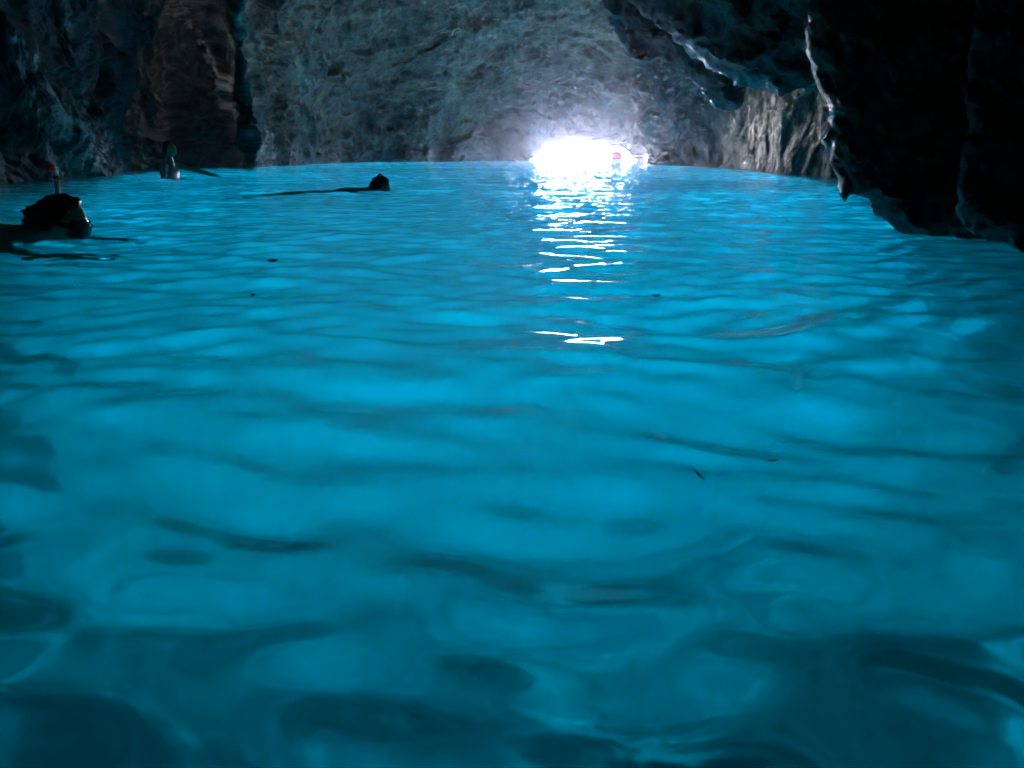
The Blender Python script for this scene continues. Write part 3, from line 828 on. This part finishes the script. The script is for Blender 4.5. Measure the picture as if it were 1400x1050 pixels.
V_, F_ = tube(path, [0.011, 0.012, 0.0125, 0.0125, 0.0125, 0.0120, 0.0115]); mesh_obj('tube', V_, F_, M_TUBE, sn)
V_, F_ = tube([top * 0.68, top * 0.71, top * 0.765], [0.0135, 0.0138, 0.0125]); mesh_obj('dark_band', V_, F_, M_TUBEDARK, sn)
V_, F_ = tube([top * 0.77, top * 0.88, top], [0.0115, 0.0118, 0.0115]); mesh_obj('upper_tube', V_, F_, M_TUBE, sn)
V_, F_ = tube([top * 0.765, top * 0.785], [0.0142, 0.0142]); mesh_obj('collar', V_, F_, M_TUBE, sn)
b = uv_grid(28, 20) * np.array([0.0185, 0.0185, 0.0200]); b[:, 2] = np.where(b[:, 2] < -0.012, -0.012 + (b[:, 2] + 0.012) * 0.3, b[:, 2])
mesh_obj('cap', b + np.array(top + Vector((-0.014, -0.008, 0.0))), grid_faces(20, 28, True), M_RED, sn)
V_, F_ = tube([Vector((0.085, 0.02, -0.2)), Vector((0.115, 0.03, -0.2))], [0.016, 0.022]); mesh_obj('mouthpiece', V_, F_, M_RUBBER, sn)

# middle: swimmer whose head shows dark against the blue, body trailing to the left
w2 = on_water(517, 260.5)
per2, M2, hc2 = make_person('swimmer with a small hair bun, only the dark head above the blue water', w2, R(9), prone(arm=dict(pelvis=(-0.76, 0, -0.27), waist=(-0.56, 0, -0.12), chest=(-0.33, 0, -0.035), sh_l=(-0.25, 0.19, -0.05), sh_r=(-0.25, -0.19, -0.03), hip_l=(-0.84, 0.09, -0.32), kn_l=(-1.12, 0.13, -0.62), an_l=(-1.44, 0.12, -0.80), toe_l=(-1.56, 0.12, -0.90), hip_r=(-0.84, -0.09, -0.32), kn_r=(-1.10, -0.12, -0.66), an_r=(-1.40, -0.13, -0.90), toe_r=(-1.52, -0.13, -1.0))),
                            (0.02, 0, 0.012), (0.88, 0.0, -0.48), M_SKIN,
                            hair=dict(lump=0.012, bun=[((-0.055, 0.0, 0.122), (0.030, 0.03, 0.022), 'hair_bun')]))

# far left: bather upright in the shallows by the wall, chest to the mouth, one arm resting out to the right
w3 = on_water(238, 242.5) + Vector((0, 0, 0.03))
J3 = dict(pelvis=(-0.02, 0, -0.42), waist=(-0.05, 0, -0.22), chest=(-0.06, 0, 0.04), neck=(-0.05, 0, 0.23), nape=(-0.045, 0, 0.28),
          sh_l=(-0.06, 0.19, 0.15), el_l=(0.22, 0.40, 0.05), wr_l=(0.42, 0.55, -0.02),
          sh_r=(-0.05, -0.19, 0.15), el_r=(0.02, -0.33, -0.08), wr_r=(0.22, -0.30, -0.18),
          hip_l=(0.0, 0.09, -0.50), kn_l=(0.22, 0.14, -0.82), an_l=(0.0, 0.14, -1.18), toe_l=(0.14, 0.15, -1.24),
          hip_r=(0.0, -0.09, -0.50), kn_r=(0.15, -0.15, -0.88), an_r=(-0.08, -0.15, -1.24), toe_r=(0.06, -0.16, -1.30))
per3, M3, hc3 = make_person('person upright in water by the far rock wall, shoulders out, arm stretched sideways', w3, R(-8), J3,
                            (-0.02, 0, 0.40), (0.93, 0.30, 0.10), M_SKIN, hair=dict(lump=0.01))

# ------------------------------------------------------------------ buoy in the mouth
bD = 33.0
bp = at(842.5, 216, bD); bp.z = 0
buoy = empty('buoy', bp - Vector((0, 0, 0.02)), R(20)); buoy.scale = (0.86,) * 3
tag(buoy, 'red drum buoy on a pale float in the bright cave mouth', 'buoy')
prof = [(0.0, 0.16), (0.20, 0.16), (0.265, 0.20), (0.29, 0.27), (0.285, 0.36), (0.25, 0.45), (0.18, 0.52), (0.09, 0.555), (0.0, 0.565)]
def lathe(prof, seg=36, tilt=None, ribs=0):
    V_, F_ = [], []
    for (r, z) in prof:
        for k in range(seg):
            a = 2 * PI * k / seg
            rr = r * (1 + (0.025 * math.cos(ribs * a) if ribs else 0))
            V_.append((rr * math.cos(a), rr * math.sin(a), z))
    for i in range(len(prof) - 1):
        for k in range(seg):
            F_.append((i * seg + k, i * seg + (k + 1) % seg, (i + 1) * seg + (k + 1) % seg, (i + 1) * seg + k))
    return V_, F_
V_, F_ = lathe(prof, 48, ribs=12); mesh_obj('drum', V_, F_, M_BUOY, buoy)
V_, F_ = lathe([(0.0, -0.12), (0.26, -0.12), (0.34, -0.06), (0.36, 0.03), (0.33, 0.12), (0.26, 0.18), (0.0, 0.19)]); mesh_obj('float', V_, F_, M_WHITE, buoy)
V_, F_ = tube([Vector((0.05 * math.cos(t), 0, 0.57 + 0.05 * math.sin(t))) for t in np.linspace(0, PI, 12)], [0.01] * 12, 8); mesh_obj('lifting_ring', V_, F_, M_WHITE, buoy)

# ------------------------------------------------------------------ things adrift on the water
def leaf(name, px, py, L, W, rz, mat, label, group=None, tilt=0.1, curl=0.15):
    p = on_water(px, py); p.z = water_z(p.x, p.y) + 0.004
    ts = np.linspace(0, 1, 9); V_ = []; F_ = []
    for t in ts:
        w = W * math.sin(PI * (0.04 + 0.92 * t)) ** 0.8
        for s_ in (-1, -0.5, 0, 0.5, 1):
            V_.append(((t - 0.5) * L, s_ * w / 2, curl * L * (2 * t - 1) ** 2 * 0.5 + abs(s_) * W * 0.15))
    F_ = [tuple(q) for q in grid_faces(9, 5)]
    V2 = [(x, y, z - 0.0015) for x, y, z in V_]
    n0 = len(V_)
    F_ += [tuple(int(i) + n0 for i in q[::-1]) for q in grid_faces(9, 5)]
    o = mesh_obj(name, np.array(V_ + V2), F_, mat)
    o.location = p; o.rotation_euler = (tilt, 0, rz)
    return tag(o, label, name.replace('floating_', '').replace('_', ' '), group)
leaf('floating_leaf', 373, 358.5, 0.034, 0.022, 0.15, M_LEAF, 'larger dark dead leaf adrift on the blue water', 'leaves adrift on the water', 0.35)
leaf('floating_leaf', 346, 407.5, 0.010, 0.012, 0.5, M_LEAF, 'tiny dark dead leaf adrift, the nearer of the two leaves', 'leaves adrift on the water', 0.3)
leaf('floating_speck', 897, 403.5, 0.024, 0.010, -0.2, M_FLOTSAM, 'small white speck adrift right of the light streaks', None, 0.4)  # plain white speck, thin and translucent
leaf('floating_splinter', 1055, 633, 0.016, 0.0022, 0.05, M_FLOTSAM, 'short pale splinter floating in the near water', None, 0.2, 0.02)
leaf('floating_twig', 956, 655, 0.03, 0.002, 1.75, M_LEAF, 'thin dark twig adrift on the near water beside the splinter', None, 0.1, 0.05)

# ------------------------------------------------------------------ thin haze added to stand in for lens bloom round the mouth
def haze_box():
    m, nt, out = new_mat('bloom_haze')
    pv = N(nt, 'ShaderNodeVolumePrincipled', Density=0.0015, Anisotropy=0.91); pv.inputs['Color'].default_value = (0.92, 0.84, 0.97, 1)
    nt.links.new(pv.outputs[0], out.inputs['Volume'])
    x0, x1, y0, y1, z0, z1 = -60, 60, -30, 80, -16, 12
    v = [(x, y, z) for z in (z0, z1) for y in (y0, y1) for x in (x0, x1)]
    f = [(0, 2, 3, 1), (4, 5, 7, 6), (0, 1, 5, 4), (2, 6, 7, 3), (0, 4, 6, 2), (1, 3, 7, 5)]
    return tag(mesh_obj('haze', v, f, m, smooth=False), kind='stuff')

haze_box()
